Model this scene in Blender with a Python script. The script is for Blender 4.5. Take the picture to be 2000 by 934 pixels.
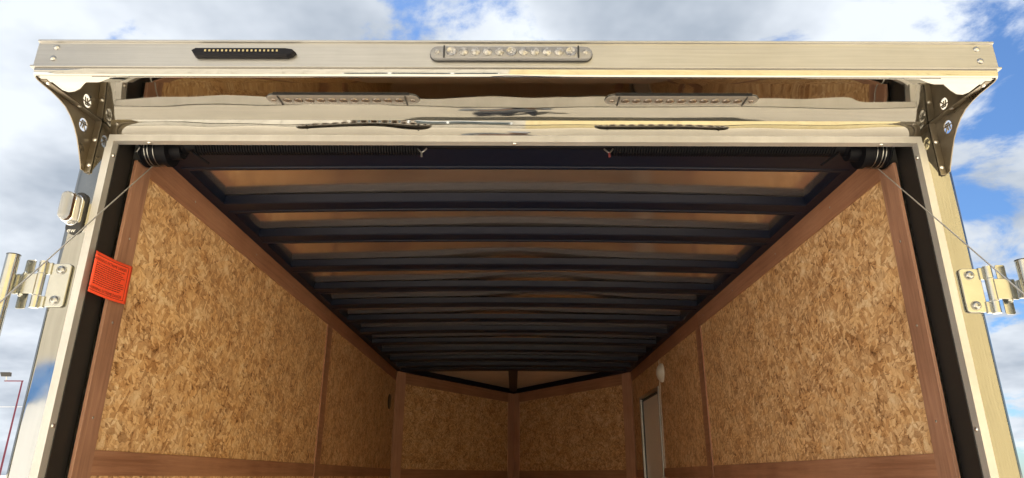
import bpy, bmesh, math, random
from mathutils import Vector, Matrix
R = math.radians
random.seed(7)
S = bpy.context.scene
for o in list(bpy.data.objects): bpy.data.objects.remove(o)
C = S.collection
H = 1.65                                   # eye height above the ground

# ------------------------------------------------------------------ camera
cam = bpy.data.cameras.new('camera'); cam.sensor_width = 36; cam.lens = 1313/2000*36
cam.clip_start = .02; cam.clip_end = 3000
co = bpy.data.objects.new('camera', cam); C.objects.link(co)
co.location = (0, 0, H)
co.rotation_euler = (Matrix.Rotation(R(.2), 3, 'Z') @ Matrix.Rotation(R(90+19.46), 3, 'X') @ Matrix.Rotation(R(.25), 3, 'Z')).to_euler()
S.camera = co

# ------------------------------------------------------------------ sky and sun
SUN_EL, SUN_AZ = 57, -18                   # azimuth from +Y (over the trailer), negative to the left
W = bpy.data.worlds.new('World'); S.world = W; W.use_nodes = True
nt = W.node_tree; nt.nodes.clear()
def N(t, **k):
    n = nt.nodes.new(t)
    for a, b in k.items(): setattr(n, a, b)
    return n
def L(a, b): nt.links.new(a, b)
sky = N('ShaderNodeTexSky', sky_type='NISHITA', sun_disc=False, sun_elevation=R(SUN_EL), sun_rotation=R(SUN_AZ),
        air_density=1.0, dust_density=.25, ozone_density=1.2)
tc = N('ShaderNodeTexCoord'); sep = N('ShaderNodeSeparateXYZ'); L(tc.outputs['Generated'], sep.inputs[0])
def M(op, a, b=None, clamp=False):
    n = N('ShaderNodeMath', operation=op, use_clamp=clamp)
    for i, v in enumerate((a, b)):
        if v is None: continue
        if isinstance(v, (int, float)): n.inputs[i].default_value = v
        else: L(v, n.inputs[i])
    return n.outputs[0]
zz = M('ADD', M('MAXIMUM', sep.outputs[2], 0.0), .28)
cx = M('DIVIDE', sep.outputs[0], zz); cy = M('DIVIDE', sep.outputs[1], zz)
cb = N('ShaderNodeCombineXYZ'); L(cx, cb.inputs[0]); L(cy, cb.inputs[1])
SKYOFF = (3.1, 1.7, .4)
mp = N('ShaderNodeMapping'); mp.inputs['Location'].default_value = SKYOFF; L(cb.outputs[0], mp.inputs[0])
n1 = N('ShaderNodeTexNoise'); n1.inputs['Scale'].default_value = 2.6; n1.inputs['Detail'].default_value = 9; n1.inputs['Roughness'].default_value = .6; n1.inputs['Distortion'].default_value = .25
L(mp.outputs[0], n1.inputs['Vector'])
n2 = N('ShaderNodeTexNoise'); n2.inputs['Scale'].default_value = 2.4; n2.inputs['Detail'].default_value = 5; n2.inputs['Roughness'].default_value = .55
mp2 = N('ShaderNodeMapping'); mp2.inputs['Location'].default_value = (9, 4, 2); L(cb.outputs[0], mp2.inputs[0]); L(mp2.outputs[0], n2.inputs['Vector'])
# cloud cover thins towards the right of the view
thin = M('MULTIPLY', cx, -.06)
low = M('MULTIPLY', M('MAXIMUM', M('SUBTRACT', .42, sep.outputs[2]), 0.0), .22)
cov = M('ADD', M('ADD', n1.outputs[0], thin), low)
ramp = N('ShaderNodeMapRange', interpolation_type='SMOOTHSTEP'); ramp.inputs['From Min'].default_value = .40; ramp.inputs['From Max'].default_value = .495; L(cov, ramp.inputs['Value'])
cr = N('ShaderNodeValToRGB'); e = cr.color_ramp.elements
e[0].position = .36; e[0].color = (2.75, 3.15, 3.7, 1); e[1].position = .62; e[1].color = (5.6, 5.95, 6.4, 1)
L(n2.outputs[0], cr.inputs[0])
mx = N('ShaderNodeMix', data_type='RGBA'); L(ramp.outputs[0], mx.inputs[0]); tint = N('ShaderNodeMix', data_type='RGBA', blend_type='MULTIPLY'); tint.inputs[0].default_value = 1; tint.inputs[7].default_value = (.50, .68, .88, 1); L(sky.outputs[0], tint.inputs[6]); L(tint.outputs[2], mx.inputs[6]); L(cr.outputs[0], mx.inputs[7])
bg = N('ShaderNodeBackground'); bg.inputs['Strength'].default_value = .05; L(mx.outputs[2], bg.inputs[0])
wo = N('ShaderNodeOutputWorld'); L(bg.outputs[0], wo.inputs[0])
sl = bpy.data.lights.new('sun', 'SUN'); sl.energy = 5.0; sl.angle = R(1.5); sl.color = (1, .95, .87)
so = bpy.data.objects.new('sun', sl); C.objects.link(so)
az, el = R(SUN_AZ), R(SUN_EL)
sd = Vector((math.sin(az)*math.cos(el), math.cos(az)*math.cos(el), math.sin(el)))
so.rotation_euler = sd.to_track_quat('Z', 'Y').to_euler(); so.location = (0, 0, 30)
V = S.view_settings; V.view_transform = 'Standard'; V.look = 'None'; V.exposure = 1.75; V.gamma = 1; V.use_curve_mapping = False
try:
    S.cycles.max_bounces = 10; S.cycles.glossy_bounces = 6; S.cycles.diffuse_bounces = 6
except Exception: pass

# ------------------------------------------------------------------ materials
MAT = {}
class NT:
    def __init__(s, name):
        m = bpy.data.materials.new(name); m.use_nodes = True; s.m = m; s.t = m.node_tree; s.b = s.t.nodes['Principled BSDF']; MAT[name] = m
    def n(s, t, inp=None, **k):
        x = s.t.nodes.new(t)
        for a, b in k.items(): setattr(x, a, b)
        for a, b in (inp or {}).items():
            if hasattr(b, 'is_linked'): s.t.links.new(b, x.inputs[a])
            else: x.inputs[a].default_value = b
        return x
    def l(s, a, b): s.t.links.new(a, s.b.inputs[b])
    def set(s, **k):
        for a, b in k.items():
            a = a.replace('_', ' ')
            if hasattr(b, 'is_linked'): s.t.links.new(b, s.b.inputs[a])
            else: s.b.inputs[a].default_value = b
    def math(s, op, a, b=0.0, clamp=False): return s.n('ShaderNodeMath', {0: a, 1: b}, operation=op, use_clamp=clamp).outputs[0]
    def mix(s, f, a, b, bt='MIX'): return s.n('ShaderNodeMix', {0: f, 6: a, 7: b}, data_type='RGBA', blend_type=bt).outputs[2]
    def ramp(s, f, stops):
        r = s.n('ShaderNodeValToRGB', {0: f}); el = r.color_ramp.elements
        while len(el) < len(stops): el.new(.5)
        for x, (p, c) in zip(el, stops): x.position = p; x.color = c
        return r.outputs[0]
    def noise(s, vec, scale, detail=4, rough=.5, sc=None, rot=(0, 0, 0)):
        if sc or any(rot): vec = s.n('ShaderNodeMapping', {0: vec, 'Scale': sc or (1, 1, 1), 'Rotation': rot}).outputs[0]
        return s.n('ShaderNodeTexNoise', {'Vector': vec, 'Scale': scale, 'Detail': detail, 'Roughness': rough}).outputs[0]
    def uv(s): return s.n('ShaderNodeTexCoord').outputs['UV']
    def ob(s): return s.n('ShaderNodeTexCoord').outputs['Object']
    def bump(s, h, strength, dist): s.l(s.n('ShaderNodeBump', {'Height': h, 'Strength': strength, 'Distance': dist}).outputs[0], 'Normal')
def c4(r, g, b): return (r, g, b, 1)

def plain(name, col, rough=.5, metal=0, **k):
    m = NT(name); v = m.noise(m.ob(), 35, 5, .6)
    a = tuple(x*.93 for x in col)+(1,); b = tuple(min(1, x*1.05) for x in col)+(1,)
    m.set(Base_Color=m.ramp(v, [(.3, a), (.7, b)]), Roughness=m.n('ShaderNodeMapRange', {'Value': v, 'To Min': rough*.85, 'To Max': min(1, rough*1.2)}).outputs[0], Metallic=metal, **k)
    return m

def polished(name, col, sc, amp, rough=.045, off=0):
    m = NT(name); o = m.n('ShaderNodeMapping', {0: m.ob(), 'Location': (off, off, off)}).outputs[0]
    w = m.noise(o, 1, 1, .4, sc=sc)
    smear = m.noise(o, 9, 5, .65)
    m.set(Base_Color=m.ramp(smear, [(.3, tuple(x*.94 for x in col)+(1,)), (.7, col+(1,))]), Metallic=1.0,
          Roughness=m.n('ShaderNodeMapRange', {'Value': smear, 'From Min': .35, 'From Max': .75, 'To Min': rough*.6, 'To Max': rough*2.2}).outputs[0])
    m.bump(w, 1.0, amp)
    return m
polished('mirror_steel', (.42, .41, .385), (3.4, 5.0, 7.0), .006, .03)
polished('post_steel', (.315, .308, .285), (5.0, 5.0, 4.2), .0022, .05, 3.3)
polished('gusset_steel', (.26, .225, .175), (5, 6, 6), .0001, .40)

m = NT('satin_aluminium'); o = m.ob()
br = m.noise(o, 60, 4, .7, sc=(.06, 1, 3)); st = m.noise(o, 3.0, 6, .65)
m.set(Base_Color=m.mix(.35, m.ramp(br, [(.3, c4(.37, .36, .345)), (.7, c4(.48, .47, .45))]), m.ramp(st, [(.35, c4(.34, .33, .315)), (.65, c4(.50, .49, .47))])),
      Metallic=.92, Roughness=m.n('ShaderNodeMapRange', {'Value': st, 'To Min': .28, 'To Max': .48}).outputs[0])
m.bump(br, .05, .002)
m = NT('frame_aluminium'); o = m.ob()
br = m.noise(o, 80, 4, .7, sc=(.3, 1, .05)); st = m.noise(o, 6.0, 5, .65)
m.set(Base_Color=m.mix(.5, m.ramp(br, [(.3, c4(.46, .445, .42)), (.7, c4(.58, .565, .54))]), m.ramp(st, [(.35, c4(.42, .41, .385)), (.65, c4(.54, .53, .51))])),
      Metallic=.45, Roughness=.4)
plain('zinc', (.46, .46, .425), .2, 1)
plain('bolt_steel', (.42, .42, .41), .3, 1)
plain('rivet_metal', (.78, .76, .72), .28, 1)
plain('chrome', (.85, .85, .86), .05, 1)
plain('cable_steel', (.55, .54, .52), .4, .6)
plain('black_rubber', (.012, .012, .014), .45)
plain('jamb_paint', (.015, .013, .012), .5)
plain('navy_paint', (.003, .0062, .018), .42, 0, Specular_IOR_Level=.26)
plain('spring_steel', (.004, .004, .006), .55, 0, Specular_IOR_Level=.15)
plain('white_plastic', (.62, .60, .56), .4)
plain('red_tape', (.12, .012, .015), .5)
plain('pole_paint', (.13, .012, .035), .5)
plain('outer_paint', (.55, .56, .56), .25)
plain('dark_void', (.006, .005, .005), .8)
plain('white_ink', (.75, .75, .72), .5)
plain('black_ink', (.02, .012, .01), .6)
plain('tag_paper', (.86, .085, .03), .5)
plain('led_chip', (.42, .36, .20), .3)
plain('door_skin', (.74, .69, .63), .35)
plain('tread_rubber', (.03, .03, .03), .8)

m = NT('clear_lens')
m.set(Base_Color=c4(.34, .34, .35), Roughness=.12, Transmission_Weight=.4, IOR=1.45)
m.set(Specular_IOR_Level=.7)
m = NT('dim_lens'); m.set(Base_Color=c4(.20, .185, .165), Roughness=.14)
m = NT('dim_reflector'); m.set(Base_Color=c4(.24, .20, .17), Metallic=.7, Roughness=.18)
m = NT('frost_lens'); m.set(Base_Color=c4(.62, .64, .66), Roughness=.06, Transmission_Weight=.6, IOR=1.4)
m = NT('brown_reflection'); m.set(Base_Color=c4(.07, .035, .018), Roughness=.1, Specular_IOR_Level=.8)  # base colour imitates a dark brown reflection on the marker lamp body
m = NT('smoked_lens'); m.set(Base_Color=c4(.004, .004, .007), Roughness=.4, Specular_IOR_Level=.2)
m = NT('led_reflector'); v = m.noise(m.ob(), 140, 2, .5)
m.set(Base_Color=m.ramp(v, [(.35, c4(.20, .195, .19)), (.65, c4(.44, .43, .42))]), Metallic=.4, Roughness=.2)

def osb(name, seed, dark=1.0):
    m = NT(name); uv = m.uv()
    wob = m.n('ShaderNodeTexNoise', {'Vector': uv, 'Scale': 40.0, 'Detail': 3.0, 'Roughness': .6}).outputs['Color']
    v0 = m.n('ShaderNodeVectorMath', {0: wob, 1: (.5, .5, .5)}, operation='SUBTRACT').outputs[0]
    v1 = m.n('ShaderNodeVectorMath', {0: v0, 'Scale': .020}, operation='SCALE').outputs[0]
    uvw = m.n('ShaderNodeVectorMath', {0: uv, 1: v1}, operation='ADD').outputs[0]
    val = None; hue = None
    for k, (ang, ln, wd) in enumerate([(0, .100, .030), (24, .080, .024), (-30, .085, .021), (62, .046, .015), (-66, .036, .011), (12, .024, .0075)]):
        mp = m.n('ShaderNodeMapping', {0: uvw, 'Location': (seed*3.7+k*1.3, seed*1.9-k*.7, 0), 'Rotation': (0, 0, R(ang+seed*3))}).outputs[0]
        sc = m.n('ShaderNodeMapping', {0: mp, 'Scale': (1/ln, 1/wd, 1)}).outputs[0]
        vo = m.n('ShaderNodeTexVoronoi', {'Vector': sc, 'Scale': 1.0, 'Randomness': 1.0}, voronoi_dimensions='2D')
        sp = m.n('ShaderNodeSeparateColor', {0: vo.outputs['Color']})
        # each strand ends in a thin dark edge
        edge = m.n('ShaderNodeMapRange', {'Value': vo.outputs['Distance'], 'From Min': .49, 'From Max': .74, 'To Min': 0.03, 'To Max': -.18}).outputs[0]
        tone = m.math('ADD', m.math('ADD', m.math('MULTIPLY', sp.outputs[0], .50), .09), edge)
        if val is None: val = tone; hue = sp.outputs[2]
        else:
            mask = m.math('GREATER_THAN', sp.outputs[1], .56 if k < 5 else .70)
            val = m.n('ShaderNodeMix', {0: mask, 2: val, 3: tone}, data_type='FLOAT').outputs[0]
            if k == 2: hue = m.n('ShaderNodeMix', {0: mask, 2: hue, 3: sp.outputs[2]}, data_type='FLOAT').outputs[0]
    gr = m.noise(uvw, 1, 3, .75, sc=(70, 330, 1))
    val = m.math('ADD', val, m.math('MULTIPLY', gr, .34))
    # curled crevices between strands
    rd = m.math('ABSOLUTE', m.math('SUBTRACT', m.noise(uvw, 34, 2, .55, sc=(1, 1.5, 1)), .5))
    fleck = m.n('ShaderNodeMapRange', {'Value': rd, 'From Min': .004, 'From Max': .022, 'To Min': -.26, 'To Max': 0.0}).outputs[0]
    gate = m.n('ShaderNodeMapRange', {'Value': m.noise(uv, 22, 2, .5), 'From Min': .52, 'From Max': .60}).outputs[0]
    fleck = m.math('MULTIPLY', fleck, gate)
    big = m.n('ShaderNodeMapRange', {'Value': m.noise(uv, 7, 5, .7), 'From Min': .3, 'From Max': .7, 'To Min': -.20, 'To Max': .16}).outputs[0]
    val = m.math('ADD', m.math('ADD', val, fleck), big)
    col = m.ramp(val, [(.0, c4(.13, .055, .020)), (.2, c4(.37, .205, .092)), (.45, c4(.59, .375, .195)), (.7, c4(.77, .56, .325)), (.95, c4(.87, .71, .49))])
    warm = m.mix(1.0, col, c4(1.0, .91, .78), 'MULTIPLY')
    col = m.mix(hue, col, warm)
    t_ = (1.0, .93, .97, .90)[seed-1]; col = m.mix(1.0, col, c4(t_, t_*(1, .99, 1.0, .98)[seed-1], t_*.98), 'MULTIPLY')
    m.set(Base_Color=col, Roughness=.5)
    m.bump(val, .25, .0014)
for k in range(4): osb('strand_board_%d' % k, k+1)

def wood(name, a, b, seed, vert=True, rough=.42):
    m = NT(name); o = m.n('ShaderNodeMapping', {0: m.uv(), 'Location': (seed, seed*.7, 0)}).outputs[0]
    sc = (60, 2.2, 1) if vert else (2.2, 60, 1)
    g = m.noise(o, 1, 6, .68, sc=sc); p = m.noise(o, 1, 2, .7, sc=(sc[0]*6, sc[1]*4, 1)); bl = m.noise(o, 5, 4, .6)
    v = m.math('ADD', m.math('MULTIPLY', g, .6), m.math('ADD', m.math('MULTIPLY', p, .2), m.math('MULTIPLY', bl, .25)))
    v = m.math('ADD', v, m.n('ShaderNodeMapRange', {'Value': m.noise(o, 1, 2, .5, sc=(2.6, 2.6, 1)), 'From Min': .3, 'From Max': .7, 'To Min': -.07, 'To Max': .07}).outputs[0])
    m.set(Base_Color=m.ramp(v, [(.38, a), (.68, b)]), Roughness=rough)
    m.bump(g, .12, .0006)
wood('luan_upright', c4(.20, .098, .060), c4(.40, .22, .145), 1.1, True)
wood('luan_rail', c4(.23, .105, .060), c4(.41, .215, .13), 4.1, False)
wood('luan_rail_far', c4(.22, .096, .053), c4(.39, .19, .11), 11.7, False)
wood('luan_pale', c4(.38, .20, .13), c4(.54, .32, .22), 6.3, True)
wood('floor_ply', c4(.66, .50, .38), c4(.80, .64, .51), 8.3, True, .5)
wood('ramp_ply', c4(.60, .54, .43), c4(.74, .68, .57), 9.3, True, .5)

m = NT('roof_sheet'); o = m.ob(); v = m.noise(o, 2.5, 5, .6, sc=(1, 2.5, 1))
m.set(Base_Color=m.ramp(v, [(.3, c4(.76, .66, .60)), (.7, c4(.88, .78, .72))]), Metallic=.93, Roughness=.15)

m = NT('nose_sheet'); o = m.ob(); v = m.noise(o, 4, 5, .6)
m.set(Base_Color=m.ramp(v, [(.3, c4(.62, .54, .47)), (.7, c4(.74, .66, .58))]), Metallic=.2, Roughness=.3)
m = NT('gravel'); o = m.ob(); a = m.noise(o, 60, 6, .75); b = m.noise(o, 1.2, 5, .6)
m.set(Base_Color=m.mix(.5, m.ramp(a, [(.3, c4(.52, .46, .37)), (.7, c4(.78, .71, .59))]), m.ramp(b, [(.35, c4(.55, .49, .40)), (.65, c4(.74, .67, .55))])), Roughness=.9)
m.bump(a, .5, .02)
def siding(name, a, b):
    m = NT(name); o = m.ob(); v = m.noise(o, 1.4, 5, .6, sc=(3, 1, .35))
    m.set(Base_Color=m.ramp(v, [(.3, a), (.7, b)]), Roughness=.55)
siding('yellow_siding', c4(.47, .395, .215), c4(.59, .50, .285))
siding('cream_siding', c4(.40, .375, .32), c4(.50, .475, .41))
siding('white_siding', c4(.62, .64, .66), c4(.74, .76, .78))
siding('blue_paint', c4(.05, .16, .42), c4(.07, .21, .52))
siding('grey_jacket', c4(.20, .205, .215), c4(.28, .285, .295))
siding('trousers', c4(.03, .035, .05), c4(.05, .055, .075)); siding('cap_cloth', c4(.40, .40, .42), c4(.5, .5, .52))
m = NT('window_glass'); m.set(Base_Color=c4(.06, .075, .08), Roughness=.06)
siding('skin', c4(.42, .25, .17), c4(.52, .32, .23))

# ------------------------------------------------------------------ mesh helpers
class MB:
    def __init__(s): s.v = []; s.f = []
    def add(s, vs, fs):
        k = len(s.v); s.v += [tuple(x) for x in vs]; s.f += [tuple(i+k for i in f) for f in fs]; return s
    def box(s, x0, x1, y0, y1, z0, z1):
        return s.add([(x0,y0,z0),(x1,y0,z0),(x1,y1,z0),(x0,y1,z0),(x0,y0,z1),(x1,y0,z1),(x1,y1,z1),(x0,y1,z1)],
                     [(0,3,2,1),(4,5,6,7),(0,1,5,4),(1,2,6,5),(2,3,7,6),(3,0,4,7)])
    def prism(s, poly, a, b, axis='x'):
        """2-D polygon extruded along an axis; poly in the two other axes in order"""
        def P(p, t): return (t, p[0], p[1]) if axis == 'x' else (p[0], t, p[1]) if axis == 'y' else (p[0], p[1], t)
        n = len(poly); vs = [P(p, a) for p in poly]+[P(p, b) for p in poly]
        return s.add(vs, [tuple(range(n))[::-1], tuple(range(n, 2*n))]+[(i, (i+1) % n, (i+1) % n+n, i+n) for i in range(n)])
    def rings(s, rings, caps=True):
        n = len(rings[0]); vs = [p for r in rings for p in r]; fs = []
        for k in range(len(rings)-1):
            for i in range(n): fs.append((k*n+i, k*n+(i+1) % n, (k+1)*n+(i+1) % n, (k+1)*n+i))
        if caps: fs += [tuple(range(n))[::-1], tuple(range((len(rings)-1)*n, len(rings)*n))]
        return s.add(vs, fs)
    def tube(s, pts, r, n=10, caps=True):
        pts = [Vector(p) for p in pts]; rs = []
        rr = r if isinstance(r, (list, tuple)) else [r]*len(pts)
        t0 = (pts[1]-pts[0]).normalized(); ref = Vector((0, 0, 1)) if abs(t0.z) < .9 else Vector((1, 0, 0))
        for i, p in enumerate(pts):
            t = (pts[min(i+1, len(pts)-1)]-pts[max(i-1, 0)]).normalized()
            ref = (ref-t*ref.dot(t)).normalized(); q = t.cross(ref)
            rs.append([p+(ref*math.cos(2*math.pi*k/n)+q*math.sin(2*math.pi*k/n))*rr[i] for k in range(n)])
        return s.rings(rs, caps)
    def dome(s, c, ax, r, h, n=12, m=3):
        c = Vector(c); ax = Vector(ax).normalized(); a = ax.orthogonal().normalized(); b = ax.cross(a); rs = []
        for j in range(m+1):
            t = j/m*R(82); rs.append([c+ax*h*math.sin(t)+(a*math.cos(2*math.pi*k/n)+b*math.sin(2*math.pi*k/n))*r*math.cos(t) for k in range(n)])
        return s.rings(rs)
    def grid(s, fn, nu, nv):
        vs = [fn(i/nu, j/nv) for j in range(nv+1) for i in range(nu+1)]
        return s.add(vs, [(j*(nu+1)+i, j*(nu+1)+i+1, (j+1)*(nu+1)+i+1, (j+1)*(nu+1)+i) for j in range(nv) for i in range(nu)])
    def mesh(s, name, mat, bevel=0, smooth=False, seg=2):
        me = bpy.data.meshes.new(name); me.from_pydata(s.v, [], s.f); bm = bmesh.new(); bm.from_mesh(me)
        bmesh.ops.recalc_face_normals(bm, faces=bm.faces)
        if bevel: bmesh.ops.bevel(bm, geom=[e for e in bm.edges if len(e.link_faces) == 2 and e.calc_face_angle(0) > .5], offset=bevel, segments=seg, affect='EDGES', profile=.5, clamp_overlap=True)
        if smooth:
            for f in bm.faces: f.smooth = True
            for e_ in bm.edges:
                if len(e_.link_faces) == 2 and e_.calc_face_angle(0) > R(38): e_.smooth = False
        uvl = bm.loops.layers.uv.new('UVMap')
        for f in bm.faces:
            n = f.normal; ax = max(range(3), key=lambda i: abs(n[i]))
            for lp in f.loops:
                p = lp.vert.co; lp[uvl].uv = (p.y, p.z) if ax == 0 else (p.x, p.z) if ax == 1 else (p.x, p.y)
        bm.to_mesh(me); bm.free(); me.materials.append(MAT[mat] if isinstance(mat, str) else mat); return me
    def build(s, name, mat, parent=None, bevel=0, smooth=False, label=None, seg=2):
        return link(name, s.mesh(name, mat, bevel, smooth, seg), parent, label)
def link(name, me, parent=None, label=None, loc=None):
    o = bpy.data.objects.new(name, me); C.objects.link(o)
    if parent is not None:
        o.parent = parent
        if parent.type == 'EMPTY': o.location = -parent.location
    if loc is not None: o.location = o.location+Vector(loc)
    if label: o['label'] = label
    return o
def tag(o, label, cat, group=None):
    o['label'] = label; o['category'] = cat
    if group: o['group'] = group
    return o
def empty(name, loc):
    o = bpy.data.objects.new(name, None); C.objects.link(o); o.location = loc; o.empty_display_size = .2; return o
def arc(cx, cy, r, a0, a1, n): return [(cx+r*math.cos(R(a0+(a1-a0)*i/n)), cy+r*math.sin(R(a0+(a1-a0)*i/n))) for i in range(n+1)]
def stadium(cx, cy, lx, ly, n=8):
    r = ly/2; h = lx/2-r; return arc(cx+h, cy, r, -90, 90, n)+arc(cx-h, cy, r, 90, 270, n)
def rrect(cx, cy, w, h, r, n=4):
    return arc(cx+w/2-r, cy+h/2-r, r, 0, 90, n)+arc(cx-w/2+r, cy+h/2-r, r, 90, 180, n)+arc(cx-w/2+r, cy-h/2+r, r, 180, 270, n)+arc(cx+w/2-r, cy-h/2+r, r, 270, 360, n)
def struct(o): o['kind'] = 'structure'; return o

def put(name, me, parent, loc, ax):
    o = link(name, me, parent, loc=None); o.rotation_euler = Vector(ax).to_track_quat('Z', 'Y').to_euler()
    o.location = o.location+Vector(loc); return o
# ------------------------------------------------------------------ ground
g = MB(); g.add([(-900, -900, 0), (900, -900, 0), (900, 900, 0), (-900, 900, 0)], [(0, 1, 2, 3)])
struct(g.build('ground', 'gravel'))

# ------------------------------------------------------------------ the trailer
Y0 = 1.80                 # rear face
WX = 1.185                # inner wall plane
OX = 1.295                # outer side
YF = 6.83                 # front corner of the side walls
YA = 8.80                 # inside tip of the vee nose
FZ = .55                  # floor height
WT = H+1.0                # top of the wall boards
T = empty('cargo_trailer', (0, Y0, 0))
tag(T, 'enclosed cargo trailer seen into its open rear doorway, wood-panelled inside with dark roof bows', 'trailer')

# floor and ramp
MB().box(-1.2, 1.2, Y0-.02, YF, FZ-.04, FZ).prism([(-1.2, YF), (1.2, YF), (.02, YA+.02), (-.02, YA+.02)], FZ-.04, FZ, 'z').build('floor', 'floor_ply', T)
rd = MB(); yr, zr = -.12, .06
rd.prism([(Y0-.05, FZ-.02), (yr, zr), (yr, zr-.05), (Y0-.05, FZ-.075)], -1.17, 1.17, 'x').build('ramp_door', 'ramp_ply', T, label='lowered ramp door with cream coated inner face below the doorway')

# side walls: strand board sheets, edge boards, battens
k = 0
for sx in (-1, 1):
    xa, xb = sx*WX, sx*(WX+.012)
    x0, x1 = min(xa, xb), max(xa, xb)
    for (ya, yb) in ((1.96, 4.24), (4.26, YF)):
        for (za, zb) in ((FZ, H+.03), (H+.034, WT-.02)):
            if sx == 1 and ya > 4 :     # side door opening
                yd0, yd1, zd = 5.58, 6.42, H+.70
                if za < H:
                    MB().box(x0, x1, ya, yd0, za, zb).build('wall_panel', 'strand_board_%d' % (k % 4), T)
                    MB().box(x0, x1, yd1, yb, za, zb).build('wall_panel', 'strand_board_%d' % (k % 4), T)
                else:
                    MB().prism([(ya, za), (yd0, za), (yd0, zd), (yd1, zd), (yd1, za), (yb, za), (yb, zb), (ya, zb)], x0, x1, 'x').build('wall_panel', 'strand_board_%d' % (k % 4), T)
            else:
                MB().box(x0, x1, ya, yb, za, zb).build('wall_panel', 'strand_board_%d' % (k % 4), T)
            k += 1
    def strip(ya, yb, za, zb, th, mat, poly=None, label=None):
        xs = sx*(WX-th)
        b = MB()
        if poly: b.prism(poly, min(xs, xa), max(xs, xa), 'x')
        else: b.box(min(xs, xa), max(xs, xa), ya, yb, za, zb)
        return b.build('trim_board', mat, T, bevel=.0012, label=label)
    strip(1.892, 1.976, FZ, H+.925, .010, 'luan_upright')                                    # door-side upright
    strip(0, 0, 0, 0, .007, 'luan_rail', [(1.975, H+.906), (4.249, H+.906), (4.249, WT), (2.10, WT), (2.03, WT-.005), (1.93, H+.926), (1.93, H+.922)])   # top board
    strip(4.2505, YF, H+.906, WT, .007, 'luan_rail_far')
    strip(4.195, 4.305, FZ, H+.906, .009, 'luan_rail')                                       # batten over the joint
    for (ya, yb) in ((1.9765, 4.195), (4.305, YF-.01)):
        if sx == 1 and ya > 4:
            strip(ya, 5.56, H-.003, H+.066, .007, 'luan_rail'); strip(6.44, yb, H-.003, H+.066, .007, 'luan_rail')
        else: strip(ya, yb, H-.003, H+.066, .007, 'luan_rail')
    # dark jamb between frame and boards
    MB().box(min(sx*1.198, sx*1.21), max(sx*1.198, sx*1.21), 1.8225, 1.905, FZ, H+1.0).build('jamb_panel', 'jamb_paint', T, bevel=.002)
    # outer skin of the side
    MB().box(min(sx*1.27, sx*OX), max(sx*1.27, sx*OX), Y0+.05, YF+.05, FZ-.25, H+1.09).build('side_skin', 'outer_paint', T)

# vee nose: two walls meeting at the tip
for sx in (-1, 1):
    A = Vector((sx*WX, YF, 0)); B = Vector((0, YA, 0)); d = (B-A).normalized(); n = Vector((-d.y, d.x, 0))
    if n.y > 0: n = -n                                          # towards the room
    Ln = (B-A).length
    def nose(name, t0, t1, z0, z1, th, mat, back=.012, bev=.001):
        a, b = A+d*t0, A+d*t1
        p = [a+n*th, b+n*th, b-n*back, a-n*back]
        return MB().prism([(q.x, q.y) for q in p], z0, z1, 'z').build(name, mat, T, bevel=bev)
    nose('wall_panel', .02, Ln-.02, FZ, H+.03, 0, 'strand_board_%d' % (k % 4)); k += 1
    nose('wall_panel', .02, Ln-.02, H+.034, WT-.02, 0, 'strand_board_%d' % (k % 4)); k += 1
    nose('trim_board', .145, Ln-.15, H+.885, WT-.004, .008, 'luan_rail')
    nose('trim_board', .145, Ln-.15, H-.02, H+.066, .008, 'luan_rail')
    nose('trim_board', .012, .145, FZ, WT-.002, .010, 'luan_pale')
    nose('trim_board', Ln-.15, Ln-.006, FZ, WT-.002, .011, 'luan_pale')
    # dark rail along the top of the nose wall
    nose('nose_rail', 0, Ln, WT+.001, WT+.05, .035, 'navy_paint')
# ceiling over the nose and its centre beam
zc = WT+.052
MB().prism([(-WX-.05, YF-.1), (WX+.05, YF-.1), (WX+.05, YF), (.05, YA+.05), (-.05, YA+.05), (-WX-.05, YF)], zc, zc+.01, 'z').build('nose_ceiling', 'nose_sheet', T)
MB().box(-.055, .04, YF+.05, YA-.01, WT+.018, zc-.001).build('nose_beam', 'navy_paint', T, bevel=.002)

# roof: rails, bows and the sheet above them
def arch(x): return .020*(1-(x/WX)**2)
for sx in (-1, 1):
    MB().box(min(sx*1.135, sx*1.2), max(sx*1.135, sx*1.2), 1.88, YF, WT+.001, WT+.06).build('roof_rail', 'navy_paint', T, bevel=.003)
far = [2.12, 2.53, 2.91, 3.37, 3.79, 4.17, 4.60, 5.02, 5.44, 5.86, 6.28, 6.66, 6.93]
NB = len(far)
def bow(y1, w, z0, h, amp=1.0, name='roof_bow'):
    prof = [(0, h), (0, .004), (.004, 0), (w-.022, 0), (w-.020, -.003), (w-.003, -.003), (w, .001), (w, h)]
    rs = []
    xs = [-1.15+2.3*i/24 for i in range(25)]
    return MB().rings([[(x, y1-w+p, z0+q+arch(x)*amp) for p, q in prof] for x in xs]).build(name, 'navy_paint', T, smooth=True)
bow(far[0], .19, WT-.003, .055, .45, 'header_beam')
for i, y in enumerate(far[1:]):
    bow(y, .100 if i < 11 else .11, WT+.002*random.uniform(-1, 1), .035, 1.0+.25*random.uniform(-1, 1))
bul = [random.uniform(0, 1) for _ in range(NB+1)]; cen = [random.uniform(-.15, .2) for _ in range(NB+1)]
bul[3] = 1.3; cen[3] = 0; bul[4] = 1.6; cen[4] = .12; bul[5] = 1.7; cen[5] = .25
def sheet(u, v):
    x = -1.19+2.38*u; y = 1.9+(YF+.12-1.9)*v
    # the thin sheet bellies up between its fixings
    b = 0
    for i, yy in enumerate(far):
        w = math.exp(-((y-yy+.05)/.14)**2)
        b += bul[i]*w*math.exp(-((x-cen[i])/.33)**2)*.013
    return (x, y, WT+.037+arch(x)*1.0+b)
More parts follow.
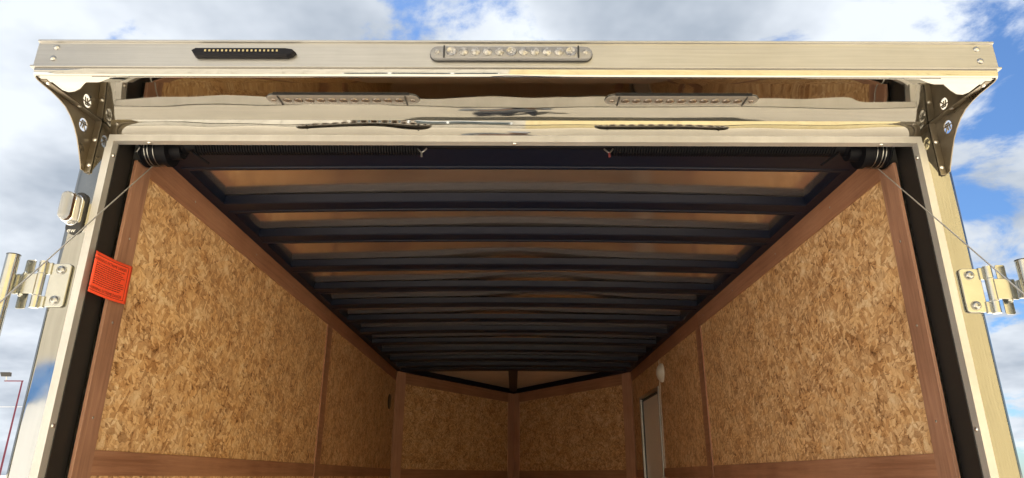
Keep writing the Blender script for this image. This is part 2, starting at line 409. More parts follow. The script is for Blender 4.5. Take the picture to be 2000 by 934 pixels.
MB().grid(sheet, 48, 150).build('roof_sheet', 'roof_sheet', T, smooth=True)
MB().prism([(-OX, H+1.085), (OX, H+1.085), (OX, H+1.10), (.4, H+1.115), (-.4, H+1.115), (-OX, H+1.10)], Y0, YF+.05, 'y').prism([(-OX, YF+.05), (OX, YF+.05), (.06, YA+.2), (-.06, YA+.2)], H+1.08, H+1.10, 'z').build('roof_skin', 'outer_paint', T)
for sx in (-1, 1):
    MB().prism([(sx*OX, YF+.05), (sx*.0, YA+.2), (sx*0, YA+.17), (sx*1.27, YF+.05)], FZ-.2, H+1.08, 'z').build('nose_skin', 'outer_paint', T)

bs = MB().dome((0, 0, 0), (0, 0, 1), .0042, .0018, 8).mesh('board_screw', 'bolt_steel', smooth=True)
for sx in (-1, 1):
    for y_ in (2.3, 2.9, 3.5, 4.1, 4.7, 5.3, 5.9, 6.5):
        put('board_screw', bs, T, (sx*(WX-.007), y_+random.uniform(-.04, .04), H+.952), (-sx, 0, 0))
    for z_ in (.15, .42, .68):
        put('board_screw', bs, T, (sx*(WX-.010), 1.935, H+z_), (-sx, 0, 0)); put('board_screw', bs, T, (sx*(WX-.009), 4.25, H+z_), (-sx, 0, 0))
# side entry door far down the right wall, lamp over it, port in the left wall
x = WX
dr = MB().box(x+.012, x+.03, 5.60, 6.40, FZ, H+.685).build('entry_door', 'door_skin', T, label='grey side entry door in an aluminium frame, far right wall')
MB().box(x-.012, x+.012, 6.385, 6.425, FZ, H+.70).build('door_frame', 'bolt_steel', dr, bevel=.002)
MB().box(x-.012, x+.012, 5.575, 5.600, FZ, H+.70).build('door_frame', 'bolt_steel', dr, bevel=.002)
MB().box(x-.012, x+.012, 5.601, 6.384, H+.672, H+.70).build('door_frame', 'bolt_steel', dr, bevel=.002)
MB().prism([(6.384, FZ), (6.384, H+.671), (5.601, H+.671), (5.601, H+.655), (6.365, H+.655), (6.365, FZ)], x+.004, x+.011, 'x').build('door_seal', 'black_rubber', dr)
b = MB(); b.rings([[(x-h, 5.41+r*math.cos(2*math.pi*i/24), H+.785+r*math.sin(2*math.pi*i/24)) for i in range(24)] for h, r in ((0, .075), (.012, .075), (.02, .068), (.035, .052), (.045, .03), (.048, .008))])
b.build('dome_lamp', 'white_plastic', T, smooth=True, label='round white dome lamp on the right wall above the side door')
MB().tube([(x-.004, 5.50, H+.90), (x-.004, 5.52, H+.70), (x-.004, 5.525, FZ+.1)], .0025, 6).build('lamp_wire', 'white_plastic', T)
b = MB(); b.rings([[(-x+h, 6.54+r*math.cos(2*math.pi*i/20), H+.668+r*math.sin(2*math.pi*i/20)) for i in range(20)] for h, r in ((0, .07), (.006, .07), (.007, .06))])
b.build('wall_port', 'black_rubber', T, smooth=True, label='round black port high on the left wall near the front')

# ------------------------------------------------------------------ rear frame, posts and header
HB = H+.943               # underside of the header
US = H+1.012              # spoiler underside
rivet = MB().dome((0, 0, 0), (0, 0, 1), .0065, .004, 10).mesh('rivet', 'rivet_metal', smooth=True)

TL = .0080                # the header leans outwards at its top
hp = MB().grid(lambda u, v: (-1.2188+2.4376*u, Y0-.0005-TL*v**2.2, HB+.0205+(US-HB-.0205)*v), 60, 10)
hp.build('header_panel', 'mirror_steel', T, smooth=True, label='polished steel header strip above the doorway')
# frame: face flange and reveal lip as one angle on three sides
fr = MB().prism([(Y0-.003, HB), (Y0+.022, HB), (Y0+.022, HB+.003), (Y0, HB+.003), (Y0, HB+.021), (Y0-.003, HB+.021)], -1.217, 1.217, 'x').build('opening_frame', 'frame_aluminium', T, label='satin aluminium angle framing the doorway top')
for px_ in (-1.10, 0, 1.10): put('rivet', rivet, fr, (px_, Y0+.011, HB), (0, 0, -1))
for sx in (-1, 1):
    f2 = MB().prism([(sx*1.20, Y0-.004), (sx*1.20, Y0+.022), (sx*1.203, Y0+.022), (sx*1.203, Y0-.001), (sx*1.219, Y0-.001), (sx*1.219, Y0-.004)], FZ-.02, HB-.0005, 'z').build('opening_frame', 'frame_aluminium', T)
    for zz_ in (H+.90, H+.12, H-.6): put('rivet', rivet, f2, (sx*1.20, Y0+.011, zz_), (-sx, 0, 0))
    # post: flat polished face with a rolled outer corner and a return along the side
    pr = [(sx*1.2195, Y0)]+[(sx*(OX-.022), Y0)]+[(sx*(OX-.022+.022*math.sin(R(t))), Y0+.022-.022*math.cos(R(t))) for t in range(15, 91, 15)]+[(sx*OX, Y0+.08), (sx*(OX-.02), Y0+.08), (sx*(OX-.02), Y0+.03), (sx*1.2195, Y0+.03)]
    MB().prism(pr, FZ-.2, US, 'z').build('rear_post', 'post_steel', T, smooth=True, label='polished steel corner post at the %s of the doorway' % ('left' if sx < 0 else 'right'))
    # raised seam where the post meets the flange
    MB().box(min(sx*1.2198, sx*1.2225), max(sx*1.2198, sx*1.2225), Y0-.0025, Y0+.001, FZ-.2, HB-.02).build('post_seam', 'frame_aluminium', T)

# ------------------------------------------------------------------ spoiler over the doorway
SY = 1.53
UF = H+.994              # its front edge hangs lower
def us(y): t_ = Y0-y; return US-.035*t_-(US-UF-.035*(Y0-SY))*(t_/(Y0-SY))**2
un = MB().grid(lambda u, v: (-1.27+2.54*u, SY+(Y0-SY)*v, us(SY+(Y0-SY)*v)-.0035*max(0, (abs(2*u-1)-.72)/.28)**2*math.sin(math.pi*min(1, max(0, v)))), 120, 24)
un.build('spoiler_underside', 'mirror_steel', T, smooth=True, label='mirror-polished steel underside of the spoiler above the doorway')
fz = H+1.018
prof = [(SY, fz+.006), (SY, fz+.079), (SY-.004, fz+.0805), (SY-.004, fz+.085), (SY+.03, fz+.085), (SY+.03, fz+.0815), (SY+.006, fz+.0815), (SY+.006, fz+.004)]
fa = MB().prism([(SY, fz+.006), (SY, fz+.079), (SY-.006, fz+.0805), (SY-.006, fz+.086), (SY+.05, fz+.086), (SY+.05, fz+.08), (SY+.05, fz-.001), (SY-.010, fz-.001), (SY-.010, fz+.004)], -1.282, 1.282, 'x').build('fascia_rail', 'satin_aluminium', T, bevel=.0008, label='satin aluminium spoiler rail carrying the lamps')
cv = [(SY-.004, fz-.0015)]+[(SY-.004+.010*(1-math.cos(R(t))), fz-.0015-(fz-.0015-UF+.0005)*math.sin(R(t))) for t in range(10, 91, 10)]+[(SY+.03, UF-.0002), (SY+.03, fz-.0015)]
MB().prism(cv, -1.273, 1.273, 'x').build('fascia_lip', 'mirror_steel', T, smooth=True)
MB().box(-1.262, 1.262, SY+.051, Y0-TL-.001, US+.004, H+1.09).build('spoiler_body', 'outer_paint', T)
screw = MB().dome((0, 0, 0), (0, 0, 1), .0085, .006, 12).mesh('screw', 'bolt_steel', smooth=True)
for (a, z) in ((-1.231, 1.083), (-1.233, 1.048), (1.235, 1.083), (1.237, 1.046)): put('screw', screw, fa, (a, SY, H+z), (0, -1, 0))

# corner gussets with a round cut emblem
zt = US-.0115
for sx in (-1, 1):
    XG = sx*1.268
    outer = [(1.533, us(1.533)-.001), (1.797, us(1.797)-.001), (1.797, H+.842), (1.781, H+.842)]
    curve = [(1.775, H+.856), (1.765, H+.874), (1.752, H+.896), (1.735, H+.922), (1.714, H+.946), (1.690, H+.965), (1.662, H+.979), (1.632, H+.985), (1.597, H+.988), (1.562, H+.988), (1.540, H+.9885), (1.533, H+.991)]
    poly = outer+curve
    ec, er = (1.7475, H+.9695), .0195
    hole = [(ec[0]+er*math.cos(t*2*math.pi/24), ec[1]+er*1.0*math.sin(t*2*math.pi/24)) for t in range(24)]
    cu = bpy.data.curves.new('g', 'CURVE'); cu.dimensions = '2D'; cu.fill_mode = 'BOTH'; cu.extrude = .0015
    for pts in (poly, hole):
        sp = cu.splines.new('POLY'); sp.points.add(len(pts)-1); sp.use_cyclic_u = True
        for q, p in zip(sp.points, pts): q.co = (p[0], p[1]-H, 0, 1)
    to = bpy.data.objects.new('g', cu); C.objects.link(to); dg = bpy.context.evaluated_depsgraph_get()
    me = bpy.data.meshes.new_from_object(to.evaluated_get(dg)); bpy.data.objects.remove(to)
    me.transform(Matrix(((0, 0, 1, XG), (1, 0, 0, 0), (0, 1, 0, H), (0, 0, 0, 1))))
    me.materials.clear(); me.materials.append(MAT['gusset_steel'])
    gu = link('gusset', me, T, 'curved dark steel gusset bracing the %s end of the spoiler' % ('left' if sx < 0 else 'right'))
    xi = XG-sx*.0016
    # bent flanges against the underside and the post
    fa_, fb_ = us(1.545)-.0012, us(1.795)-.0012
    MB().prism([(1.545, fa_), (1.795, fb_), (1.795, fb_-.0025), (1.545, fa_-.0025)], min(xi, xi-sx*.018), max(xi, xi-sx*.018), 'x').build('flange', 'gusset_steel', gu, bevel=.0006)
    MB().box(min(xi, xi-sx*.018), max(xi, xi-sx*.018), 1.7945, 1.7985, H+.838, us(1.79)-.004).build('flange', 'gusset_steel', gu, bevel=.0006)
    for yy in (1.565, 1.70): put('rivet', rivet, gu, (xi-sx*.010, yy, us(yy)-.0037), (0, 0, -1))
    for zq in (H+.945, H+.862): put('rivet', rivet, gu, (xi-sx*.010, 1.7945, zq), (0, -1, 0))
    # the emblem: linked slanted letters standing in the round hole
    em = MB(); s_ = sx
    def bar(a, b, w):
        a = Vector(a); b = Vector(b); d_ = (b-a).normalized(); q = Vector((-d_.y, d_.x))*w/2
        em.prism([(ec[0]+p.x, ec[1]+p.y) for p in (a+q, b+q, b-q, a-q)], XG-.001, XG+.001, 'x')
    e_ = er
    bar((-.95*e_, .10*e_), (.95*e_, .28*e_), .0032)
    bar((-.45*e_, -.55*e_), (-.30*e_, .62*e_), .0034)
    bar((.10*e_, .62*e_), (.02*e_, -.55*e_), .0034)
    bar((-.35*e_, .55*e_), (.55*e_, .55*e_), .0030)
    bar((.55*e_, .5*e_), (.42*e_, .05*e_), .0034)
    bar((.20*e_, .0), (.70*e_, -.62*e_), .0034)
    em.build('emblem', 'gusset_steel', gu)

# ------------------------------------------------------------------ lamps
def light_bar(cxx, up, label, name='light_bar'):
    """clear lamp of eleven diodes; up=(face normal) rear or down"""
    down = up == 'down'
    Lx, Ly = .434, (.058 if down else .042)
    if down: fn = lambda p, h: (cxx+p[0], 1.659+p[1], us(1.659+p[1])-h)
    else: fn = lambda p, h: (cxx+p[0], SY-h, H+1.061+p[1])
    def lay(prof, mat, nm, par, lab=None):
        b = MB(); b.rings([[fn(p, h) for p in stadium(0, 0, Lx-2*i, Ly-2*i)] for h, i in prof]); return b.build(nm, mat, par, smooth=True, label=lab)
    base = lay([(0, 0), (.0008, 0), (.001, .001)] if down else [(0, 0), (.0045, 0), (.005, .001)], 'black_rubber', name, T, label)
    lay([(.0010, .0012), (.0035, .0014), (.0048, .0035), (.0052, .006)] if down else [(.0048, .0012), (.011, .0014), (.0145, .0035), (.0155, .006)], 'dim_lens' if down else 'clear_lens', 'lens', base)
    dz = -.0106 if down else 0
    fn0 = fn; fn = lambda p, h: fn0(p, h+dz)
    for i in range(11):
        px_ = -.158+i*.0316
        big = i in (0, 5, 10) and not down
        r = .0142 if big else .0125
        b = MB(); n = 14
        b.rings([[fn((px_+r*q*math.cos(2*math.pi*t/n), r*q*math.sin(2*math.pi*t/n)), h) for t in range(n)] for h, q in ((.0155, 1.02), (.0185, .94), ((.0165 if big else .020), .62), ((.0162 if big else .0205), .3), ((.0185 if big else .0207), .14))])
        b.build('diode', 'dim_reflector' if down else 'led_reflector', base, smooth=True)
    if down:      # black gasket strip along the rear edge
        MB().prism([(1.6278, us(1.6278)-.0004), (1.6298, us(1.6298)-.0004), (1.6298, us(1.6298)-.0042), (1.6278, us(1.6278)-.0042)], cxx-.19, cxx+.19, 'x').build('gasket_strip', 'black_rubber', base)
    # end caps with screw
    for s_ in (-1, 1):
        e2 = MB(); e2.rings([[fn((s_*.1965+.008*q*math.cos(2*math.pi*t/12), .008*q*math.sin(2*math.pi*t/12)), h) for t in range(12)] for h, q in ((.0155, 1), (.018, .85), (.0185, .3))]); e2.build('lamp_screw', 'dim_reflector' if down else 'led_reflector', base, smooth=True)
        b2 = MB(); b2.rings([[fn(p, h) for p in rrect(s_*.178, 0, .004, Ly-.004, .0015, 2)] for h in (.0158, .0175)]); b2.build('end_band', 'black_rubber', base)
    return base
light_bar(-.0095, 'rear', 'long clear lamp bar at the middle of the spoiler rail')
light_bar(-.484, 'down', 'clear lamp bar under the spoiler, left of the pair')
light_bar(.470, 'down', 'clear lamp bar under the spoiler, right of the pair')
# slim black lamp left on the rail: pointed ends, row of pale diodes
bl = MB(); bz = H+1.0625; P_ = [(-.862, .004), (-.852, .0125), (-.610, .0125), (-.592, .009), (-.583, 0), (-.592, -.010), (-.604, -.0145), (-.845, -.0145), (-.852, -.011)]
bl.rings([[(a*q+(1-q)*-.7225, SY-h, bz+b_*q2) for a, b_ in P_] for h, q, q2 in ((0, 1, 1), (.010, .995, .97), (.014, .985, .8), (.015, .97, .5))])
blo = bl.build('slim_lamp', 'smoked_lens', T, label='slim black lamp bar on the left of the spoiler rail')
chip = MB().box(-.0022, .0022, -.0012, .0012, -.0026, .0026).mesh('diode', 'led_chip')
for i in range(18): link('diode', chip, blo, loc=(-.822+i*.0112, SY-.0155, bz+.001))

# marker lamp on the left post
def oval(cx_, cz_, w, h, n=10): return [(a, b) for a, b in [(cx_+q[1], cz_+q[0]) for q in stadium(0, 0, h, w, n)]]
mc = (-1.258, H+.713)
b = MB(); b.rings([[(p[0], Y0-h, p[1]) for p in oval(mc[0], mc[1]-.004, .046-2*i, .128-2*i)] for h, i in ((0, 0), (.006, 0), (.008, .002))])
ml = b.build('marker_lamp', 'black_rubber', T, smooth=True, label='chrome-bodied marker lamp on a black base on the left post')
b = MB(); b.rings([[(p[0], Y0-h, p[1]) for p in oval(mc[0], mc[1], .036-2*i, .090-2*i)] for h, i in ((.008, -.002), (.020, -.002), (.021, .001), (.0225, .001), (.0235, -.001), (.044, 0), (.046, .002))])
b.build('chrome_body', 'chrome', ml, smooth=True)
b = MB(); b.rings([[(p[0], Y0-h, p[1]) for p in oval(mc[0], mc[1], .033-2*i, .086-2*i)] for h, i in ((.0455, 0), (.056, .0008))])
b.build('reflection_ring', 'brown_reflection', ml, smooth=True)  # dark reflection on the lamp body, put in as a brown ring
b = MB(); b.rings([[(p[0], Y0-h, p[1]) for p in oval(mc[0], mc[1], .0325-2*i, .0855-2*i)] for h, i in ((.0561, .0005), (.062, .002), (.067, .005), (.070, .009), (.0715, .014))])
b.build('lens', 'frost_lens', ml, smooth=True)
def text(s, size, mat, name, parent, mtx, ext=.0002):
    cu = bpy.data.curves.new('t', 'FONT'); cu.body = s; cu.size = size; cu.extrude = ext; cu.resolution_u = 3
    to = bpy.data.objects.new('t', cu); C.objects.link(to); dg = bpy.context.evaluated_depsgraph_get()
    me = bpy.data.meshes.new_from_object(to.evaluated_get(dg)); bpy.data.objects.remove(to)
    me.transform(mtx); me.materials.clear(); me.materials.append(MAT[mat]); return link(name, me, parent)
text('ew', .020, 'white_ink', 'lettering', ml, Matrix(((1, 0, 0, mc[0]-.014), (0, 0, -1, Y0-.0085), (0, 1, 0, mc[1]-.064), (0, 0, 0, 1))))

# hinges with strap and upright tube, one on each post
for sx in (-1, 1):
    z0, z1 = H+.432, H+.556
    if sx > 0: z0 -= .006; z1 -= .006
    zm = (z0+z1)/2
    X = lambda v: sx*v
    tx = 1.376 if sx < 0 else 1.387
    pl = [(X(a), b) for a, b in rrect(1.263, zm, .056, z1-z0, .010)]
    hg = MB().prism(pl, Y0-.008, Y0-.001, 'y').build('hinge', 'zinc', T, bevel=.0015, label='zinc-plated bolted hinge on the %s post' % ('left' if sx < 0 else 'right'))
    for zz_ in (z1-.019, z0+.019):
        put('bolt', MB().rings([[(.0125*q*math.cos(t*math.pi/8), .0125*q*math.sin(t*math.pi/8), h) for t in range(16)] for h, q in ((0, 1.1), (.002, 1.1), (.002, .95), (.006, .85), (.0085, .6), (.009, .36), (.005, .34))]).mesh('bolt', 'bolt_steel', smooth=True), hg, (X(1.2605), Y0-.008, zz_), (0, -1, 0))
    # leaf bend and knuckles
    for za_, zb_ in ((z1-.032, z1+.002), (z0-.002, z0+.03)):
        MB().box(min(X(1.287), X(1.302)), max(X(1.287), X(1.302)), Y0-.012, Y0-.003, za_, zb_).build('leaf', 'zinc', hg, bevel=.0015)
    for (a, b_) in ((z1-.030, z1+.004), (z0-.004, z0+.029)):
        MB().tube([(X(1.309), Y0-.014, a), (X(1.309), Y0-.014, b_)], .0112, 18).build('knuckle', 'zinc', hg, smooth=True)
    MB().tube([(X(1.309), Y0-.014, z0+.031), (X(1.309), Y0-.014, z1-.032)], .0115, 18).build('knuckle', 'zinc', hg, smooth=True)
    MB().prism([(X(1.312), Y0-.0275), (X(1.352), Y0-.026), (X(1.362), Y0-.022), (X(1.372), Y0-.022), (X(1.372), Y0-.017), (X(1.352), Y0-.020), (X(1.312), Y0-.021)], z0+.033, z1-.034, 'z').build('strap', 'zinc', hg, bevel=.001)
    # tabs behind the strap, and the bolts that hold them
    MB().prism([(X(a), b) for a, b in rrect(1.348, zm+.002, .027, .140, .005)], Y0-.012, Y0-.009, 'y').build('tab', 'zinc', hg, bevel=.0008)
    for zz_ in (z1-.034, z0+.032):
        MB().dome((X(1.348), Y0-.022, zz_), (0, -1, 0), .0075, .005, 12).build('bolt', 'zinc', hg, smooth=True)
    tb = MB().tube([(X(tx), Y0-.045, z1+.012), (X(tx), Y0-.045, FZ+.1)], .0165, 20).build('hinge_tube', 'zinc', T, smooth=True, label='zinc-plated upright tube on the hinge strap, %s side' % ('left' if sx < 0 else 'right'))
    MB().tube([(X(tx), Y0-.045, z1+.0121), (X(tx), Y0-.045, z1+.0145)], .0172, 20).build('tube_cap', 'black_rubber', tb)
    MB().box(min(X(tx-.011), X(tx+.008)), max(X(tx-.011), X(tx+.008)), Y0-.029, Y0-.015, z0+.036, z1-.037).build('weld_block', 'zinc', tb, bevel=.002)

# ------------------------------------------------------------------ ramp spring over the doorway
SYp, SZ = 1.915, H+.992
sh = MB().tube([(-1.19, SYp, SZ), (1.19, SYp, SZ)], .013, 12).build('spring_shaft', 'spring_steel', T, smooth=True, label='dark torsion spring shaft behind the header')
for x0_, x1_ in ((-1.01, -.30), (.31, 1.01)):
    turns = int((x1_-x0_)/.0085); pts = []
    for i in range(turns*9+1):
        t = i/9*2*math.pi; pts.append((x0_+(x1_-x0_)*i/(turns*9), SYp+.031*math.sin(t), SZ+.031*math.cos(t)))
    MB().tube(pts, .0037, 5).build('spring', 'spring_steel', sh, smooth=True)
for sx in (-1, 1):
    dm = MB(); dm.rings([[(sx*a, SYp+r*math.cos(2*math.pi*i/28), SZ-.022+r*math.sin(2*math.pi*i/28)) for i in range(28)] for a, r in ((1.165, .054), (1.161, .054), (1.160, .048), (1.158, .048), (1.10, .046), (1.098, .052), (1.085, .052), (1.083, .03), (1.05, .028))])
    d_ = dm.build('cable_drum', 'spring_steel', T, smooth=True, label='black cable drum at the %s end of the spring shaft' % ('left' if sx < 0 else 'right'))
    for a, nt_, rr in ((1.152, 1, .0016), (1.142, 1, .0016), (1.125, 1, .0012)):
        MB().tube([(sx*(a-.006*i/28), SYp+.0500*math.cos(2*math.pi*i/28), SZ-.022+.0500*math.sin(2*math.pi*i/28)) for i in range(29)], rr, 6).build('cable_turn', 'bolt_steel', d_, smooth=True)
    # winding cone and set screws
    cn = MB(); cn.rings([[(sx*a, SYp+r*math.cos(2*math.pi*i/16), SZ+r*math.sin(2*math.pi*i/16)) for i in range(16)] for a, r in ((1.07, .03), (1.045, .034), (1.04, .026), (1.01, .024))])
    cn.build('winding_cone', 'spring_steel', sh, smooth=True)
    for ang in (200, 250, 300):
        c_ = Vector((sx*1.05, SYp+.034*math.cos(R(ang)), SZ+.034*math.sin(R(ang))))
        MB().tube([c_, c_+Vector((0, math.cos(R(ang)), math.sin(R(ang))))*.006], .0035, 8).build('set_screw', 'spring_steel', sh)
    MB().tube([(sx*1.02, SYp-.01, SZ-.028), (sx*.985, SYp+.045, SZ-.045)], .004, 6).build('wire_end', 'spring_steel', sh)
    # cable: leaves the drum and runs down to the ramp end
    a = Vector((sx*1.150, 1.935, H+.925)); b = Vector((sx*1.172, 1.492, H+.371+(.018 if sx > 0 else 0))); d2 = (b-a)
    e_ = a+d2*((a.z-.12)/(-d2.z))
    MB().tube([a+Vector((0, .02, .02)), a, b, e_], .0018, 8).build('ramp_cable', 'cable_steel', T, smooth=True, label='thin steel cable slanting out of the doorway on the %s' % ('left' if sx < 0 else 'right'))
    # spring centre clips
    hx = -.29 if sx < 0 else .295
    cl = MB().tube([(hx-.014, SYp-.02, SZ-.022), (hx-.006, SYp-.026, SZ-.034), (hx, SYp-.028, SZ-.040), (hx+.006, SYp-.026, SZ-.034), (hx+.014, SYp-.02, SZ-.022)], .0028, 6)
    cl.build('spring_clip', 'bolt_steel', sh, smooth=True)
    MB().tube([(hx, SYp-.028, SZ-.040), (hx+.001, SYp-.026, SZ-.054)], .0035, 8).build('clip_screw', 'red_tape' if sx > 0 else 'bolt_steel', sh)
# twisted cable end hanging at the left drum
MB().tube([(-1.168, 1.865, SZ-.005), (-1.164, 1.862, SZ-.03), (-1.158, 1.86, SZ-.04), (-1.163, 1.858, SZ-.055)], .0025, 6).build('cable_tail', 'bolt_steel', T, smooth=True)
# stray staples and fibre ends along the rail
for i in range(16):
    sx = random.choice((-1, 1)); y = 2.35+random.random()*4.2
    a = Vector((sx*1.134, y, WT+random.uniform(-.002, .01)))
    MB().tube([a, a+Vector((-sx*random.uniform(.003, .012), random.uniform(-.02, .02), -random.uniform(.004, .022)))], .0006, 4).build('staple', 'bolt_steel', T)

# ------------------------------------------------------------------ orange warning tag on the left jamb
TG = empty('warning_tag', (-1.178, 1.88, H+.48)); tag(TG, 'bright orange printed warning tag hanging on the left door jamb', 'tag')
def tagpt(s, t):          # s 0..1 from the frame inwards, t 0..1 upwards
    y = 1.795+.170*s; x = -1.177+.020*math.sin(math.pi*s)*.25+.010*s*s
    z = H+.478+.118*t-.004*math.sin(math.pi*s)+.004*s
    return Vector((x, y, z))
b = MB(); b.grid(lambda u, v: tagpt(u, v), 16, 10); me = b.mesh('sheet', 'tag_paper', smooth=True)
sht = link('sheet', me, TG)
md = sht.modifiers.new('s', 'SOLIDIFY'); md.thickness = .0006; md.offset = -1
def flat(s0, s1, t0, t1, mb):
    n = 8
    vs = []
    for i in range(n+1):
        s = s0+(s1-s0)*i/n
        for t in (t0, t1): vs.append(tagpt(s, t)+Vector((.0009, 0, 0)))
    mb.add(vs, [(2*i, 2*i+2, 2*i+3, 2*i+1) for i in range(n)])
b = MB()
flat(.0, .90, .925, .937, b); flat(.0, .90, .063, .075, b); flat(.893, .905, .063, .937, b); b.build('border', 'black_ink', TG)
rnd = random.Random(4)
b = MB()
for i in range(11):
    t = .745-.05*i; end = .86-rnd.random()*.16; s = .06
    while s < end:
        w = rnd.uniform(.02, .065); flat(s, min(end, s+w), t-.009, t+.009, b); s += w+.012
b.build('body_print', 'black_ink', TG)
def wrap_text(st, s0, s1, t, hgt):
    cu = bpy.data.curves.new('t', 'FONT'); cu.body = st; cu.size = 1; cu.resolution_u = 2
    to = bpy.data.objects.new('t', cu); C.objects.link(to); dg = bpy.context.evaluated_depsgraph_get()
    me = bpy.data.meshes.new_from_object(to.evaluated_get(dg)); bpy.data.objects.remove(to)
    w = max(v.co.x for v in me.vertices)
    for v in me.vertices: v.co = tagpt(s0+(s1-s0)*v.co.x/w, t+hgt*v.co.y)+Vector((.0012, 0, 0))
    me.materials.clear(); me.materials.append(MAT['black_ink']); link('heading', me, TG)
wrap_text('WARNING EXTREME DANGER', -.02, .84, .80, .105)
wrap_text('WARNING EXTREME DANGER', -.02, .84, .10, .105)

# ------------------------------------------------------------------ things beyond
PX, PY = -28.9, 40.0
lp = empty('light_pole', (PX, PY, 0)); tag(lp, 'slim red light pole with a small floodlight, far off at lower left', 'light pole')
MB().tube([(PX, PY, 0), (PX, PY, H+5.2)], [.06, .04], 12).build('pole', 'pole_paint', lp, smooth=True)
MB().tube([(PX-1.05, PY, H+5.18), (PX+.05, PY, H+5.18)], .035, 8).build('arm', 'pole_paint', lp)
fl = MB().prism([(-.28, -.15), (.28, -.15), (.32, .13), (-.32, .13)], 0, .14, 'y')
fl.v = [(PX-.95+x, PY-.2+y*.8-z*.4, H+5.55+z*.85) for x, y, z in fl.v]; fl.build('floodlight', 'black_rubber', lp, bevel=.02)
MB().tube([(PX-.95, PY, H+5.2), (PX-.95, PY-.1, H+5.5)], .03, 6).build('bracket', 'bolt_steel', lp)
wr = MB().tube([(-80, 60.3, H+5.95-.4*math.sin(math.pi*i/12)) if i == 0 else (-80+60*i/12, 60.3, H+5.95-.4*math.sin(math.pi*i/12)) for i in range(13)], .02, 5).build('overhead_wire', 'cable_steel')
tag(wr, 'thin overhead wire crossing the sky at lower left', 'wire')

# building that the polished steel mirrors: it stands behind the viewer
BY = -8.0
B = empty('yellow_building', (4, BY, 0)); tag(B, 'tall cream and yellow sheet-clad building mirrored in the polished header and right post', 'building')
bw = MB().box(.02, 24, BY-8, BY, 0, 9.8).build('wall', 'yellow_siding', B)
rib = MB().box(-.02, .02, 0, .025, 0, 9.7).mesh('rib', 'yellow_siding')
for i in range(59): link('rib', rib, bw, loc=(.2+i*.4, BY, 0))
bc = MB().box(-7.8, .015, BY-8, BY, 0, 9.8).build('wall', 'cream_siding', B)
rib = MB().box(-.02, .02, 0, .025, 0, 9.7).mesh('rib', 'cream_siding')
for i in range(19): link('rib', rib, bc, loc=(-7.5+i*.4, BY, 0))
MB().box(-7.82, 24.2, BY-8.2, BY+.25, 9.8, 9.95).build('roof', 'white_siding', B)
for i in range(3):
    x0_ = -2.75+i*.85; za, zb = 1.5, 3.45
    wn = MB().box(x0_, x0_+.78, BY+.03, BY+.05, za, zb).build('window', 'window_glass', B)
    MB().prism([(x0_-.035, za-.07), (x0_+.815, za-.07), (x0_+.815, zb+.07), (x0_-.035, zb+.07)], BY+.026, BY+.029, 'y').build('window_frame', 'white_siding', wn)
    for a0, a1, b0, b1 in ((x0_-.035, x0_, za-.07, zb+.07), (x0_+.78, x0_+.815, za-.07, zb+.07), (x0_, x0_+.78, za-.07, za), (x0_, x0_+.78, zb, zb+.07)):
        MB().box(a0, a1, BY+.03, BY+.09, b0, b1).build('window_frame', 'white_siding', wn)
A_ = empty('low_annex', (-14, BY, 0)); tag(A_, 'low cream and white annex with a blue band mirrored in the left post', 'building')
MB().box(-24, -7.85, BY-7, BY, 3.45, 6.4).build('wall', 'cream_siding', A_)
MB().box(-24, -7.85, BY-7, BY+.02, 3.0, 3.45).build('band', 'blue_paint', A_)
MB().box(-24, -7.85, BY-7, BY, 0, 3.0).build('base_wall', 'white_siding', A_)

# the photographer, mirrored dimly in the polished steel: standing behind the camera, phone raised
PR = empty('person', (0, -.45, 0)); tag(PR, 'person in grey jacket holding up a phone, mirrored dimly in the header', 'person')
def skin(name, nodes, edges, mats, pick, parent, root):
    keys = list(nodes); me = bpy.data.meshes.new(name); me.from_pydata([nodes[k_][:3] for k_ in keys], [(keys.index(a), keys.index(b)) for a, b in edges], [])
    o = bpy.data.objects.new(name, me); C.objects.link(o)
    md = o.modifiers.new('k', 'SKIN'); sv = me.skin_vertices[0].data
    for i, k_ in enumerate(keys):
        r = nodes[k_][3]; sv[i].radius = r if isinstance(r, tuple) else (r, r); sv[i].use_root = k_ == root
    o.modifiers.new('s', 'SUBSURF').levels = 2
    dg = bpy.context.evaluated_depsgraph_get(); m2 = bpy.data.meshes.new_from_object(o.evaluated_get(dg)); bpy.data.objects.remove(o)
    m2.materials.clear()
    for q in mats: m2.materials.append(MAT[q])
    for p in m2.polygons: p.use_smooth = True; p.material_index = pick(p.center)
    return link(name, m2, parent)
yb = -.45
nd = {'pel': (0, yb, .98, (.17, .12)), 'wai': (0, yb, 1.12, (.155, .11)), 'che': (0, yb, 1.34, (.18, .125)), 'nek': (0, yb+.01, 1.52, .06), 'hd0': (0, yb+.05, 1.62, (.075, .085)), 'hd1': (0, yb+.06, 1.72, (.078, .095)), 'hd2': (0, yb+.05, 1.80, .06)}
ed = [('pel', 'wai'), ('wai', 'che'), ('che', 'nek'), ('nek', 'hd0'), ('hd0', 'hd1'), ('hd1', 'hd2')]
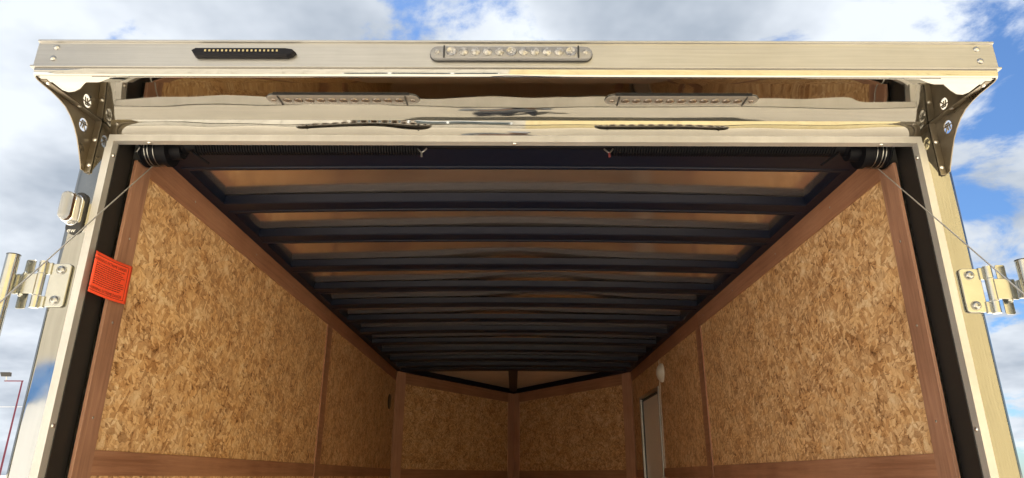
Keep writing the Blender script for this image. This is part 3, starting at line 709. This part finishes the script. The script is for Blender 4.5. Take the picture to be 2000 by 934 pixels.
for q, sx in (('l', -1), ('r', 1)):
    nd.update({q+'sh': (sx*.21, yb, 1.44, .07), q+'el': (sx*.25, yb+.14, 1.24, .052), q+'wr': (sx*.095, yb+.355, 1.50, .034), q+'pa': (sx*.082, yb+.405, 1.56, (.036, .018)),
               q+'hp': (sx*.10, yb, .90, .10), q+'kn': (sx*.12, yb+.03, .50, .065), q+'an': (sx*.13, yb, .09, .045), q+'to': (sx*.15, yb+.16, .04, .038)})
    ed += [('che', q+'sh'), (q+'sh', q+'el'), (q+'el', q+'wr'), (q+'wr', q+'pa'), ('pel', q+'hp'), (q+'hp', q+'kn'), (q+'kn', q+'an'), (q+'an', q+'to')]
    for f in range(4):
        nd.update({q+'f%d' % f: (sx*(.088-.004*f), yb+.408+.004*f, 1.575+.014*f, .009), q+'g%d' % f: (sx*(.060), yb+.398, 1.585+.017*f, .008), q+'h%d' % f: (sx*.036, yb+.405, 1.585+.017*f, .0075)})
        ed += [(q+'pa', q+'f%d' % f), (q+'f%d' % f, q+'g%d' % f), (q+'g%d' % f, q+'h%d' % f)]
    nd.update({q+'t0': (sx*.07, yb+.385, 1.555, .010), q+'t1': (sx*.045, yb+.385, 1.565, .009)}); ed += [(q+'pa', q+'t0'), (q+'t0', q+'t1')]
def pick(c):
    if c.z > 1.53 and c.y < yb+.2: return 1
    if c.y > yb+.34 and c.z > 1.4: return 1
    if c.z < .14: return 3
    return 2 if c.z < .95 else 0
bd = skin('body', nd, ed, ['grey_jacket', 'skin', 'trousers', 'tread_rubber'], pick, PR, 'pel')
b = MB(); b.rings([[(r*1.0*math.cos(2*math.pi*i/20), yb+.055+r*1.15*math.sin(2*math.pi*i/20), z) for i in range(20)] for z, r in ((1.735, .088), (1.78, .09), (1.82, .078), (1.845, .05), (1.853, .012))]); b.build('cap', 'cap_cloth', PR, smooth=True)
b = MB(); b.prism([(a*.085, yb+.13+c_*.085) for a, c_ in [(-1, 0), (1, 0), (.85, .6), (.4, .95), (-.4, .95), (-.85, .6)]], 1.742, 1.748, 'z').build('cap_peak', 'cap_cloth', PR)
for sx in (-1, 1): MB().dome((sx*.033, yb+.137, 1.695), (0, 1, .1), .011, .006, 8).build('eye', 'dark_void', PR, smooth=True)
MB().rings([[(0+r*math.cos(2*math.pi*i/8), yb+.140+d_+r*.6*math.sin(2*math.pi*i/8), z) for i in range(8)] for z, r, d_ in ((1.70, .008, 0), (1.675, .012, .008), (1.66, .014, .012), (1.65, .009, .004))]).build('nose', 'skin', PR, smooth=True)
PH = MB().box(-.078, .078, -.0045, .0045, -.037, .037); ca, sa = math.cos(R(19.5)), math.sin(R(19.5))
PH.v = [(x+.03, y*ca-z*sa-.028, H-.022+y*sa+z*ca) for x, y, z in PH.v]
tag(PH.build('phone', 'smoked_lens', None, bevel=.003), 'dark phone held up by the mirrored person in grey', 'phone')
